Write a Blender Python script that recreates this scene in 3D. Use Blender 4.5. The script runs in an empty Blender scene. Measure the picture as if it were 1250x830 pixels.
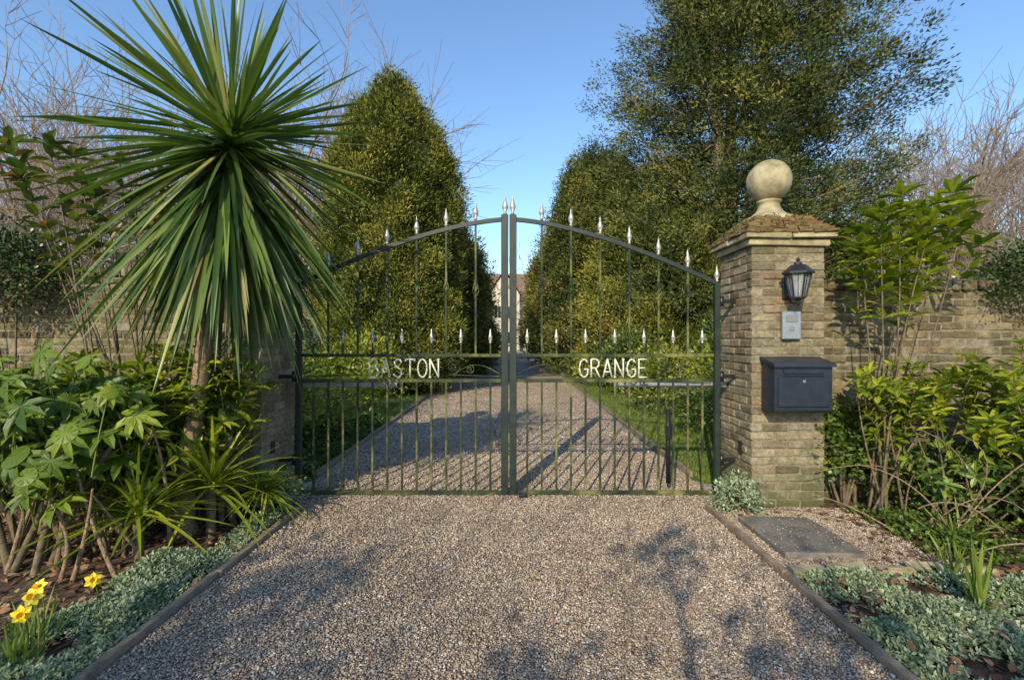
import bpy, math, random
import numpy as np
from mathutils import Vector
rng=np.random.default_rng(7); random.seed(7)
SC=bpy.context.scene
def nrm(a):
    a=np.asarray(a,float); return a/np.maximum(np.linalg.norm(a,axis=-1,keepdims=True),1e-9)

# ------------------------------------------------------------ mesh accumulator
class Acc:
    def __init__(s): s.v=[];s.r=[];s.f=[];s.n=0
    def add(s,v,faces,mat=0,rnd=None,smooth=False):
        v=np.asarray(v,float).reshape(-1,3)
        if rnd is None: rnd=random.random()
        r=np.broadcast_to(np.asarray(rnd,float),(len(v),)) if np.ndim(rnd)==0 else np.asarray(rnd,float)
        s.v.append(v); s.r.append(r)
        for fa in faces:
            fa=np.asarray(fa,dtype=np.int64)
            if fa.ndim==1: fa=fa[None]
            s.f.append((fa+s.n,mat,smooth))
        s.n+=len(v)
    def mesh(s,name,mats):
        me=bpy.data.meshes.new(name)
        V=np.concatenate(s.v); R=np.concatenate(s.r)
        lv=np.concatenate([f.ravel() for f,_,_ in s.f])
        lt=np.concatenate([np.full(len(f),f.shape[1]) for f,_,_ in s.f])
        mi=np.concatenate([np.full(len(f),m) for f,m,_ in s.f])
        sm=np.concatenate([np.full(len(f),k) for f,_,k in s.f]).astype(bool)
        ls=np.concatenate([[0],np.cumsum(lt)[:-1]])
        me.vertices.add(len(V)); me.vertices.foreach_set('co',V.astype(np.float32).ravel())
        me.loops.add(len(lv)); me.loops.foreach_set('vertex_index',lv.astype(np.int32))
        me.polygons.add(len(lt)); me.polygons.foreach_set('loop_start',ls.astype(np.int32))
        try: me.polygons.foreach_set('loop_total',lt.astype(np.int32))
        except Exception: pass
        me.polygons.foreach_set('material_index',mi.astype(np.int32))
        me.polygons.foreach_set('use_smooth',sm)
        me.update(calc_edges=True)
        a=me.attributes.new('rnd','FLOAT','POINT'); a.data.foreach_set('value',R.astype(np.float32))
        for m in mats: me.materials.append(m)
        return me
    def build(s,name,mats,parent=None):
        o=bpy.data.objects.new(name,s.mesh(name,mats)); SC.collection.objects.link(o)
        if parent: o.parent=parent
        return o
def empty(name,loc=(0,0,0)):
    e=bpy.data.objects.new(name,None); e.location=loc; SC.collection.objects.link(e); return e

# ------------------------------------------------------------ materials
def mat_new(name):
    m=bpy.data.materials.new(name); m.use_nodes=True
    nt=m.node_tree; b=nt.nodes['Principled BSDF']; return m,nt,b
def ramp(nt,fac,cols,mode='LINEAR'):
    r=nt.nodes.new('ShaderNodeValToRGB'); r.color_ramp.interpolation=mode
    e=r.color_ramp.elements
    while len(e)<len(cols): e.new(0.5)
    for i,(p,c) in enumerate(cols):
        e[i].position=p; e[i].color=(*c,1)
    nt.links.new(fac,r.inputs[0]); return r.outputs[0]
def noise(nt,scale,detail=4,rough=.6,coord='Object',vec=None):
    n=nt.nodes.new('ShaderNodeTexNoise'); n.inputs['Scale'].default_value=scale
    n.inputs['Detail'].default_value=detail; n.inputs['Roughness'].default_value=rough
    if vec is None:
        tc=nt.nodes.new('ShaderNodeTexCoord'); vec=tc.outputs[coord]
    nt.links.new(vec,n.inputs['Vector']); return n.outputs['Fac']
def mixc(nt,fac,a,b,mode='MIX'):
    m=nt.nodes.new('ShaderNodeMix'); m.data_type='RGBA'; m.blend_type=mode
    for sock,val in ((m.inputs[0],fac),(m.inputs[6],a),(m.inputs[7],b)):
        if hasattr(val,'is_output'): nt.links.new(val,sock)
        elif isinstance(val,(int,float)): sock.default_value=val
        else: sock.default_value=(*val,1)
    return m.outputs[2]
def math_(nt,op,a,b=0.,clamp=False):
    m=nt.nodes.new('ShaderNodeMath'); m.operation=op; m.use_clamp=clamp
    for i,v in enumerate((a,b)):
        if hasattr(v,'is_output'): nt.links.new(v,m.inputs[i])
        else: m.inputs[i].default_value=v
    return m.outputs[0]
def bump(nt,b,h,strength=.5,dist=.01):
    n=nt.nodes.new('ShaderNodeBump'); n.inputs['Strength'].default_value=strength; n.inputs['Distance'].default_value=dist
    nt.links.new(h,n.inputs['Height']); nt.links.new(n.outputs[0],b.inputs['Normal'])
def rndattr(nt):
    a=nt.nodes.new('ShaderNodeAttribute'); a.attribute_name='rnd'; return a.outputs['Fac']
def leafmat(name,cols,rough=.5,trans=.25,tcol=None,spec=.4):
    m,nt,b=mat_new(name); c=ramp(nt,rndattr(nt),cols)
    nt.links.new(c,b.inputs['Base Color']); b.inputs['Roughness'].default_value=rough
    b.inputs['Specular IOR Level'].default_value=spec
    if trans>0:
        t=nt.nodes.new('ShaderNodeBsdfTranslucent'); mx=nt.nodes.new('ShaderNodeMixShader'); mx.inputs[0].default_value=trans
        tc=mixc(nt,1.0,c,tcol or (1.5,1.6,.6),'MULTIPLY'); nt.links.new(tc,t.inputs[0])
        nt.links.new(b.outputs[0],mx.inputs[1]); nt.links.new(t.outputs[0],mx.inputs[2])
        nt.links.new(mx.outputs[0],nt.nodes['Material Output'].inputs[0])
    return m
def simple(name,col,rough=.6,metal=0.,nscale=None,col2=None,bs=0,bd=.003):
    m,nt,b=mat_new(name); b.inputs['Roughness'].default_value=rough; b.inputs['Metallic'].default_value=metal
    b.inputs['Base Color'].default_value=(*col,1)
    if nscale:
        n=noise(nt,nscale,6,.65); c=ramp(nt,n,[(.35,col),(.65,col2 or col)]); nt.links.new(c,b.inputs['Base Color'])
        if bs: bump(nt,b,n,bs,bd)
    return m

M={}
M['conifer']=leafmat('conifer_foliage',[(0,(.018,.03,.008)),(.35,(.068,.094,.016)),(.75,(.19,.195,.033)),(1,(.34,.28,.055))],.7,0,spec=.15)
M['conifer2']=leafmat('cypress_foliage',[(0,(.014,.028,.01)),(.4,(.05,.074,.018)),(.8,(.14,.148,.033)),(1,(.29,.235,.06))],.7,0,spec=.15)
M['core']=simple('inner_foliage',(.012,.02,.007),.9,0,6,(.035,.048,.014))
M['bark']=simple('bark',(.13,.09,.06),.9,0,14,(.32,.235,.16),.8,.02)
M['twig']=simple('winter_twigs',(.17,.125,.1),.85,0,3,(.36,.27,.2))
M['twigd']=leafmat('woodland_twigs',[(0,(.16,.12,.085)),(.6,(.32,.24,.15)),(1,(.38,.32,.17))],.8,0)
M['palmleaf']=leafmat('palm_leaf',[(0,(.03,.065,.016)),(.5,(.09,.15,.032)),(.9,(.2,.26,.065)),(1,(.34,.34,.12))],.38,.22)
M['palmold']=leafmat('palm_old_leaf',[(0,(.09,.1,.035)),(.5,(.22,.19,.08)),(1,(.36,.27,.14))],.5,.15)
M['bright']=leafmat('bright_leaf',[(0,(.05,.1,.01)),(.5,(.2,.26,.02)),(1,(.42,.42,.04))],.4,.35)
M['fatsia']=leafmat('fatsia_leaf',[(0,(.04,.09,.01)),(.6,(.15,.22,.02)),(1,(.33,.37,.04))],.45,.3)
M['dark']=leafmat('dark_leaf',[(0,(.018,.038,.01)),(.6,(.05,.085,.018)),(1,(.12,.15,.035))],.35,0)
M['mag']=leafmat('magnolia_leaf',[(0,(.04,.075,.02)),(.6,(.1,.16,.035)),(.85,(.19,.22,.05)),(1,(.3,.11,.04))],.3,.2)
M['ivy']=leafmat('ivy_leaf',[(0,(.03,.06,.01)),(.6,(.08,.13,.02)),(1,(.19,.25,.035))],.4,0)
M['silver']=leafmat('silver_groundcover_leaf',[(0,(.09,.14,.06)),(.5,(.21,.27,.14)),(1,(.44,.48,.31))],.65,0)
M['red']=leafmat('russet_shrub_leaf',[(0,(.06,.06,.015)),(.6,(.16,.11,.03)),(1,(.34,.13,.04))],.5,.2,(1.3,1,.8))
M['yel']=leafmat('golden_shrub_leaf',[(0,(.07,.1,.012)),(.5,(.23,.25,.03)),(1,(.44,.41,.06))],.5,.25)
M['grass']=leafmat('grass_blade',[(0,(.05,.09,.012)),(.5,(.13,.2,.028)),(1,(.25,.3,.06))],.5,.2)
M['litter']=leafmat('leaf_litter',[(0,(.07,.035,.02)),(.5,(.2,.1,.05)),(1,(.36,.23,.13))],.8,0)
M['stem']=simple('stem',(.075,.055,.03),.8,0,20,(.2,.155,.09),.4)
M['palmtrunk']=simple('palm_trunk',(.16,.1,.055),.9,0,35,(.4,.28,.17),.9,.02)
M['daff']=simple('daffodil_petal',(.85,.66,.02),.5)
M['daffc']=simple('daffodil_cup',(.85,.5,.01),.5)

def gate_metal():
    m,nt,b=mat_new('weathered_gate_paint')
    n=noise(nt,3.2,6,.7); c=ramp(nt,n,[(.40,(.012,.022,.015)),(.52,(.045,.058,.02)),(.66,(.2,.2,.06))])
    nt.links.new(c,b.inputs['Base Color']); b.inputs['Roughness'].default_value=.55; b.inputs['Specular IOR Level'].default_value=.3
    bump(nt,b,noise(nt,90,3),.3,.002); return m
M['gate']=gate_metal()
M['gatedark']=simple('gate_stile_paint',(.007,.014,.012),.5,0,8,(.02,.034,.022),.2)
M['silverp']=simple('silver_finial_paint',(.55,.52,.46),.35,.4,30,(.3,.27,.22))
M['letter']=simple('white_lettering',(.75,.73,.66),.5,0,30,(.5,.48,.4))
def brickmat(name,cols,moss=(.07,.08,.028),mossamt=.5,dark=0.35):
    m,nt,b=mat_new(name); r=rndattr(nt); c=ramp(nt,r,cols)
    fine=noise(nt,38,8,.78); c=mixc(nt,1.0,c,ramp(nt,fine,[(.3,(.42,.4,.38)),(.7,(1.3,1.3,1.28))]),'MULTIPLY')
    big=noise(nt,2.2,7,.75); f=ramp(nt,big,[(.44,(0,0,0)),(.64,(mossamt,)*3)])
    c=mixc(nt,f,c,moss)
    b2=noise(nt,6.5,6,.75); f2=ramp(nt,b2,[(.46,(0,0,0)),(.7,(dark,)*3)]); c=mixc(nt,f2,c,(.055,.045,.035))
    b3=noise(nt,4.1,5,.7); f3=ramp(nt,b3,[(.55,(0,0,0)),(.72,(.5,.5,.5))]); c=mixc(nt,f3,c,(.42,.4,.33))
    tc=nt.nodes.new('ShaderNodeTexCoord'); sp=nt.nodes.new('ShaderNodeSeparateXYZ'); nt.links.new(tc.outputs['Object'],sp.inputs[0])
    low=math_(nt,'SUBTRACT',.55,sp.outputs[2],True); low=math_(nt,'MULTIPLY',low,math_(nt,'MULTIPLY',big,3.2),True)
    c=mixc(nt,low,c,(.085,.095,.035))
    nt.links.new(c,b.inputs['Base Color']); b.inputs['Roughness'].default_value=.95
    b.inputs['Specular IOR Level'].default_value=.15
    bump(nt,b,fine,.9,.012); return m
M['brick']=brickmat('buff_brick',[(0,(.23,.18,.115)),(.35,(.36,.295,.19)),(.75,(.46,.39,.265)),(.92,(.34,.23,.145)),(1,(.29,.26,.21))],mossamt=.6,dark=.65)
M['wallbrick']=brickmat('old_wall_brick',[(0,(.12,.095,.06)),(.4,(.23,.175,.095)),(.8,(.33,.26,.15)),(1,(.17,.125,.08))],mossamt=.75,dark=.85)
M['mortar']=simple('mortar',(.13,.11,.075),.95,0,30,(.27,.23,.16),.6,.005)
M['stone']=simple('carved_stone',(.2,.17,.085),.9,0,7,(.46,.39,.24),.7,.015)
M['captile']=simple('cap_tile_moss',(.13,.055,.03),.95,0,12,(.2,.16,.055),1,.02)
M['slab']=simple('stone_slab',(.1,.09,.075),.85,0,7,(.21,.19,.155),.4,.01)
M['timber']=simple('timber_edging',(.15,.11,.075),.85,0,12,(.3,.23,.165),.5,.006)
M['black']=simple('black_paint',(.015,.016,.018),.35)
M['navy']=simple('letterbox_paint',(.012,.017,.028),.38,0,15,(.02,.027,.042))
M['steel']=simple('brushed_steel',(.5,.5,.5),.35,.8,60,(.36,.36,.36))
M['rail']=simple('grey_actuator',(.25,.25,.24),.5,.3,20,(.36,.36,.34))
gm,gnt,gb=mat_new('lantern_glass'); gb.inputs['Base Color'].default_value=(.75,.8,.82,1); gb.inputs['Roughness'].default_value=.08; gb.inputs['Transmission Weight'].default_value=.75
M['glass']=gm
M['bulb']=simple('lamp_bulb',(.8,.78,.7),.3)
M['winglass']=simple('window_glass',(.03,.035,.045),.1)
M['whitep']=simple('white_paint',(.7,.68,.62),.6)
M['roof']=simple('roof_tiles',(.14,.09,.06),.85,0,3,(.24,.16,.11))
M['housewall']=simple('house_render',(.5,.45,.36),.85,0,1.5,(.6,.55,.45))

# ground
m,nt,b=mat_new('soil_and_grass'); n2=noise(nt,9,8,.75)
soil=ramp(nt,n2,[(.3,(.05,.03,.018)),(.55,(.13,.08,.048)),(.75,(.22,.15,.1))])
gr=ramp(nt,n2,[(.3,(.05,.08,.015)),(.7,(.15,.2,.04))])
tc=nt.nodes.new('ShaderNodeTexCoord'); sp=nt.nodes.new('ShaderNodeSeparateXYZ'); nt.links.new(tc.outputs['Object'],sp.inputs[0])
f=math_(nt,'GREATER_THAN',sp.outputs[1],5.0)
nt.links.new(mixc(nt,f,soil,gr),b.inputs['Base Color']); b.inputs['Roughness'].default_value=.95; bump(nt,b,n2,1,.04); M['ground']=m
def gravel(name,t=1.):
    m,nt,b=mat_new(name); tc=nt.nodes.new('ShaderNodeTexCoord')
    v=nt.nodes.new('ShaderNodeTexVoronoi'); v.inputs['Scale'].default_value=75; nt.links.new(tc.outputs['Object'],v.inputs['Vector'])
    sp=nt.nodes.new('ShaderNodeSeparateColor'); nt.links.new(v.outputs['Color'],sp.inputs[0])
    c=ramp(nt,sp.outputs[0],[(0,(.14*t,.1*t,.075*t)),(.35,(.31*t,.24*t,.18*t)),(.7,(.45*t,.37*t,.29*t)),(.92,(.58*t,.52*t,.44*t)),(1,(.72*t,.68*t,.62*t))])
    big=noise(nt,1.3,5,.6,vec=tc.outputs['Object'])
    c=mixc(nt,1.0,c,ramp(nt,big,[(.3,(.72,.7,.68)),(.7,(1.1,1.1,1.1))]),'MULTIPLY')
    nt.links.new(c,b.inputs['Base Color']); b.inputs['Roughness'].default_value=.8
    inv=math_(nt,'SUBTRACT',1.,v.outputs['Distance']); bump(nt,b,inv,1,.012); return m
M['gravel']=gravel('gravel')
m,nt,b=mat_new('gravel_pebbles'); c=ramp(nt,rndattr(nt),[(0,(.1,.065,.045)),(.25,(.28,.2,.14)),(.6,(.46,.36,.265)),(.85,(.6,.53,.43)),(1,(.86,.82,.76))])
big=noise(nt,1.1,5,.65); c=mixc(nt,1.0,c,ramp(nt,big,[(.34,(.74,.72,.71)),(.66,(1.08,1.08,1.06))]),'MULTIPLY')
nt.links.new(c,b.inputs['Base Color']); b.inputs['Roughness'].default_value=.6; M['pebble']=m

# ------------------------------------------------------------ geometry helpers
def tube(acc,pts,rad,k=6,mat=0,rnd=None,cap=False,smooth=True):
    pts=np.asarray(pts,float); n=len(pts); rad=np.broadcast_to(np.asarray(rad,float),(n,))
    T=nrm(np.gradient(pts,axis=0)); ref=np.array([0,0,1.]) if abs(T[0,2])<.9 else np.array([1.,0,0])
    A=nrm(np.cross(T,ref)); B=np.cross(T,A)
    a=np.arange(k)*2*np.pi/k+(np.pi/4 if k==4 else 0)
    V=pts[:,None]+rad[:,None,None]*(A[:,None]*np.cos(a)[None,:,None]+B[:,None]*np.sin(a)[None,:,None])
    i=np.arange(n-1)[:,None]*k; j=np.arange(k)[None]; j2=(j+1)%k
    F=np.stack([i+j,i+k+j,i+k+j2,i+j2],-1).reshape(-1,4)
    fs=[F]
    if cap: fs+= [np.arange(k)[None],(np.arange(k)[::-1]+(n-1)*k)[None]]
    acc.add(V.reshape(-1,3),fs,mat,rnd,smooth)
def lathe(acc,prof,c,k=24,mat=0,rnd=None,smooth=True,rot=0.):
    prof=np.asarray(prof,float); n=len(prof); a=np.arange(k)*2*np.pi/k+rot
    V=np.zeros((n,k,3)); V[...,0]=prof[:,:1]*np.cos(a); V[...,1]=prof[:,:1]*np.sin(a); V[...,2]=prof[:,1:]
    V+=np.asarray(c,float)
    i=np.arange(n-1)[:,None]*k; j=np.arange(k)[None]; j2=(j+1)%k
    F=np.stack([i+j,i+j2,i+k+j2,i+k+j],-1).reshape(-1,4)
    acc.add(V.reshape(-1,3),[F],mat,rnd,smooth)
_t=[];
for sx in(-1,1):
    for sy in(-1,1):
        for sz in(-1,1):
            for ax in range(3): _t.append((sx,sy,sz,ax))
_S=np.array([t[:3] for t in _t],float); _K=np.array([[0. if t[3]==a else 1. for a in range(3)] for t in _t])
def _order(idx):
    P=_S[idx]*(1-.2*_K[idx]); c=P.mean(0); n=nrm(c); u=nrm(P[0]-c); w=np.cross(n,u)
    ang=np.arctan2((P-c)@w,(P-c)@u); return [idx[i] for i in np.argsort(ang)]
_F4=[];_F3=[]
for ax in range(3):
    for s in(-1,1): _F4.append(_order([i for i,t in enumerate(_t) if t[3]==ax and t[ax]==s]))
for a in range(3):
    for b_ in range(a+1,3):
        for s1 in(-1,1):
            for s2 in(-1,1): _F4.append(_order([i for i,t in enumerate(_t) if t[a]==s1 and t[b_]==s2 and t[3] in(a,b_)]))
for sx in(-1,1):
    for sy in(-1,1):
        for sz in(-1,1): _F3.append(_order([i for i,t in enumerate(_t) if t[:3]==(sx,sy,sz)]))
_F4=np.array(_F4);_F3=np.array(_F3)
def boxes(acc,C,H,b=.004,mat=0,rnd=None,jit=0.,taper=None):
    C=np.atleast_2d(np.asarray(C,float)); N=len(C); H=np.broadcast_to(np.asarray(H,float),(N,3))
    V=C[:,None]+_S[None]*(H[:,None]-b*_K[None])
    if jit: V=V+rng.normal(0,jit,V.shape)
    o=(np.arange(N)*24)[:,None,None]
    if rnd is None: rnd=rng.random(N)
    rnd=np.broadcast_to(rnd,(N,))
    acc.add(V.reshape(-1,3),[(_F4[None]+o).reshape(-1,4),(_F3[None]+o).reshape(-1,3)],mat,np.repeat(rnd,24))
TPL={'quad':(np.array([[0,0,0],[.45,.5,0],[1,0,0],[.45,-.5,0]],float),[np.array([[0,3,2,1]])]),
 'leaf':(np.array([[0,0,0],[.3,.46,.06],[.7,.4,.02],[1,0,-.14],[.7,-.4,.02],[.3,-.46,.06],[.3,0,0],[.7,0,-.04]],float),
   [np.array([[0,6,1],[7,3,2],[0,5,6],[4,3,7]]),np.array([[6,7,2,1],[5,4,7,6]])])}
def leaves(acc,P,D,N,L,W,mat=0,rnd=None,kind='quad'):
    P=np.asarray(P,float); n=len(P); D=nrm(D); S=nrm(np.cross(D,N)); N=np.cross(S,D)
    L=np.broadcast_to(L,(n,)); W=np.broadcast_to(W,(n,)); tp,fs=TPL[kind]
    V=P[:,None]+D[:,None]*tp[None,:,0:1]*L[:,None,None]+S[:,None]*tp[None,:,1:2]*W[:,None,None]+N[:,None]*tp[None,:,2:3]*L[:,None,None]
    if rnd is None: rnd=rng.random(n)
    k=len(tp); o=(np.arange(n)*k)[:,None,None]
    acc.add(V.reshape(-1,3),[(f[None]+o).reshape(-1,f.shape[1]) for f in fs],mat,np.repeat(rnd,k),False)
def blades(acc,P,D,L,W,droop,mat=0,rnd=None,K=7,fold=.25,roll=.5):
    D=nrm(D); n=len(D); P=np.broadcast_to(np.asarray(P,float),(n,3)); t=np.linspace(0,1,K)
    L=np.broadcast_to(L,(n,)); W=np.broadcast_to(W,(n,)); droop=np.broadcast_to(droop,(n,))
    pos=P[:,None]+D[:,None]*(L[:,None]*t)[...,None]; pos[...,2]-=(droop*L)[:,None]*t**2
    T=np.repeat(D[:,None],K,1).copy(); T[...,2]-=2*droop[:,None]*t; T=nrm(T)
    h=rng.normal(size=(n,3)); h[:,2]=0
    S=np.cross(D,[0,0,1.])+.15*nrm(h); S=nrm(S); Nn=np.cross(S,D)
    ro=rng.uniform(-roll,roll,n)[:,None]; S=S*np.cos(ro)+Nn*np.sin(ro)
    Nn=nrm(np.cross(S[:,None],T))
    w=np.interp(t,[0,.15,.4,.7,.9,1],[.6,.85,1,.8,.35,.02])*W[:,None]*.5
    V=np.stack([pos-S[:,None]*w[...,None]+Nn*(fold*w)[...,None],pos,pos+S[:,None]*w[...,None]+Nn*(fold*w)[...,None]],2)
    i=np.arange(K-1)[:,None]*3; j=np.arange(2)[None]
    F=np.stack([i+j,i+j+1,i+3+j+1,i+3+j],-1).reshape(-1,4)
    if rnd is None: rnd=rng.random(n)
    acc.add(V.reshape(-1,3),[(F[None]+(np.arange(n)*K*3)[:,None,None]).reshape(-1,4)],mat,np.repeat(rnd,K*3),True)
def rdir(n): return nrm(rng.normal(size=(n,3)))

# ------------------------------------------------------------ ground, drive
def sheet(name,poly,z,mat):
    a=Acc(); a.add([(x,y,z) for x,y in poly],[np.arange(len(poly))],0,.5); return a.build(name,[M[mat]])
sheet('ground',[(-400,-150),(400,-150),(400,500),(-400,500)],0,'ground')
sheet('gravel_drive',[(-1.83,-8),(1.70,-8),(1.70,4.3),(2.12,4.3),(2.12,4.98),(1.87,5.2),(2.05,14),(2.1,62),(-2.5,62),(-2.5,14),(-2.1,5.2),(-2.2,4.98),(-2.2,4.3),(-1.86,4.3)],.004,'gravel')
sheet('gravel_path',[(1.75,3.12),(2.95,3.12),(2.95,4.3),(1.75,4.3)],.004,'gravel')
def pebbles(acc,P,r):
    n=len(P); oc=np.array([[1,0,0],[0,1,0],[-1,0,0],[0,-1,0],[0,0,1],[0,0,-1.]])
    sc=np.stack([rng.uniform(.8,1.4,n),rng.uniform(.6,1,n),rng.uniform(.4,.8,n)],-1)*r[:,None]
    V=oc[None]*sc[:,None]+rng.normal(0,.18,(n,6,3))*r[:,None,None]
    a=rng.uniform(0,6.28,n); c,s=np.cos(a)[:,None],np.sin(a)[:,None]
    x=V[...,0]*c-V[...,1]*s; y=V[...,0]*s+V[...,1]*c; z=V[...,2]
    b=rng.normal(0,.35,n)[:,None]; y,z=y*np.cos(b)-z*np.sin(b),y*np.sin(b)+z*np.cos(b)
    V=np.stack([x,y,z],-1)+P[:,None]
    F=np.array([[0,1,4],[1,2,4],[2,3,4],[3,0,4],[1,0,5],[2,1,5],[3,2,5],[0,3,5]])
    rn=np.clip(rng.beta(2,2.2,n),0,1)
    acc.add(V.reshape(-1,3),[(F[None]+(np.arange(n)*6)[:,None,None]).reshape(-1,3)],0,np.repeat(rn,6),True)
a=Acc()
n=125000; y=1.7+(4.6)*rng.random(n)**1.35; x=rng.uniform(-1.83,1.70,n)
wide=(y>4.3); x=np.where(wide,x*1.13,x)
r=rng.uniform(.0045,.0095,n)*(1+.12*(y-2)); pebbles(a,np.stack([x,y,.005+r*.3+rng.uniform(0,.006,n)],-1),r)
n=26000; y=6+12*rng.random(n)**1.2; x=rng.uniform(-2.05,1.85,n); r=rng.uniform(.009,.018,n)
pebbles(a,np.stack([x,y,.006+r*.3],-1),r)
n=16000; x=rng.uniform(1.77,2.95,n); y=rng.uniform(3.14,4.3,n); k=~((x>1.86)&(x<2.44)&(y>3.3)&(y<4.0)); x,y=x[k],y[k]; r=rng.uniform(.005,.01,len(x))
pebbles(a,np.stack([x,y,.008+r*.3],-1),r)
n=5000; s=rng.random(n); sd=rng.random(n)<.5; y=1.7+2.7*s; x=np.where(sd,-1.86-np.abs(rng.normal(0,.06,n)),1.73+np.abs(rng.normal(0,.06,n)));r=rng.uniform(.005,.009,n)
pebbles(a,np.stack([x,y,.005+r*.3],-1),r)
n=200; x=rng.uniform(1.87,2.43,n); y=rng.uniform(3.31,3.99,n); r=rng.uniform(.004,.008,n); pebbles(a,np.stack([x,y,.047+r*.3],-1),r)
a.build('gravel_stones',[M['pebble']])
for nm,x0,x1 in(('timber_edging',-1.865,-1.885),('timber_edging',1.735,1.735)):
    a=Acc(); ys=[-.5,1.6,3.05,4.3]
    for i in range(3):
        yc=(ys[i]+ys[i+1])/2; boxes(a,[[x0+rng.normal(0,.006),yc,.01]],[[.024,(ys[i+1]-ys[i])/2-.006,.035]],.006,0,jit=.002)
    a.build(nm,[M['timber']])
for nm,x0 in(('timber_edging',-2.15),('timber_edging',1.97)):
    a=Acc()
    for i in range(10): boxes(a,[[x0+(-.02 if x0<0 else .012)*i,6.3+i*2,.02]],[[.02,.99,.04]],.006,0,jit=.003)
    a.build(nm,[M['timber']])
a=Acc(); boxes(a,[[2.15,3.65,.02]],[[.28,.35,.025]],.008,0,jit=.003); a.build('stone_slab',[M['slab']])
a=Acc()
for i in range(5): boxes(a,[[1.9+i*.26,3.08+.02*(i%2),.025]],[[.12,.05,.035]],.015,0,jit=.008)
a.build('stone_edging',[M['stone']])

# ------------------------------------------------------------ pillars
def pillar(x0,x1,y0,y1,lean=0):
    a=Acc(); w=x1-x0; d=y1-y0; ch=.0755; nc=31; C=[];H=[]
    t=.05
    for j in range(nc):
        z=j*ch+ch/2
        def row(axis,lo,hi,fixed,nb):
            L=(hi-lo)/nb
            for i in range(nb):
                c=lo+(i+.5)*L
                if axis==0: C.append([c,fixed,z]);H.append([L/2-.005,t,ch/2-.005])
                else: C.append([fixed,c,z]);H.append([t,L/2-.005,ch/2-.005])
        if j%2==0:
            for f in(y0+t,y1-t): row(0,x0,x1,f,3)
            for f in(x0+t,x1-t): row(1,y0+2*t,y1-2*t,f,2)
        else:
            for f in(x0+t,x1-t): row(1,y0,y1,f,3)
            for f in(y0+t,y1-t): row(0,x0+2*t,x1-2*t,f,2)
    C=np.array(C)+rng.normal(0,.0025,(len(C),3)); boxes(a,C,np.array(H),.009,0,jit=.0022)
    cx,cy=(x0+x1)/2,(y0+y1)/2; top=nc*ch
    boxes(a,[[cx,cy,top/2]],[[w/2-.009,d/2-.009,top/2]],.002,1)
    boxes(a,[[cx,cy,top+.03]],[[w/2+.03,d/2+.03,.029]],.008,2,jit=.003)
    for sx in(-1,1):
        for sy in(-1,1):
            boxes(a,[[cx+sx*.2,cy+sy*.2,top+.086]],[[.197,.197,.025]],.008,2,jit=.004)
    nl=6
    for l in range(nl):
        hw=.405-.03*l; zc=top+.125+l*.03
        nb=7
        for sd in range(4):
            for i in range(nb):
                u=-hw+(i+.5)*2*hw/nb+rng.normal(0,.004)
                p=[(u,-hw+.045),(hw-.045,u),(u,hw-.045),(-hw+.045,u)][sd]; hh=[(hw/nb-.002,.05,.013),(.05,hw/nb-.002,.013)][sd%2]
                boxes(a,[[cx+p[0]+rng.normal(0,.006),cy+p[1]+rng.normal(0,.006),zc+rng.normal(0,.003)]],[hh],.004,3,jit=.004)
    boxes(a,[[cx,cy,top+.19]],[[.27,.27,.08]],.004,3)
    q=top+.27
    lathe(a,[(.26,q),(.26,q+.03),(.235,q+.045),(.165,q+.075),(.12,q+.115),(.098,q+.16),(.092,q+.195),(.11,q+.205),(.11,q+.22),(.08,q+.23)],(cx,cy,0),28,2)
    th=np.linspace(-np.pi/2,np.pi/2,18); R=.2; zc=q+.225+R*.93
    lathe(a,np.stack([R*np.cos(th)+1e-4,zc+R*np.sin(th)],-1),(cx,cy,0),32,2)
    n=420; an=rng.uniform(0,6.28,n); rr=rng.uniform(.25,.42,n); P=np.stack([cx+rr*np.cos(an),cy+rr*np.sin(an),np.full(n,top+.15)+(.4-rr)*.9+.01],-1)
    leaves(a,P,nrm(rng.normal(size=(n,3))+[0,0,.8]),rdir(n),rng.uniform(.015,.04,n),.012,4)
    leaves(a,P+rng.normal(0,.02,(n,3)),nrm(rng.normal(size=(n,3))+[0,0,.8]),rdir(n),rng.uniform(.012,.03,n),.012,5)
    return a.build('gate_pillar',[M['brick'],M['mortar'],M['stone'],M['captile'],M['litter'],M['ivy']])
pillar(2.14,2.80,4.32,4.98)
pillar(-2.90,-2.24,4.34,5.0)

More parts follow.
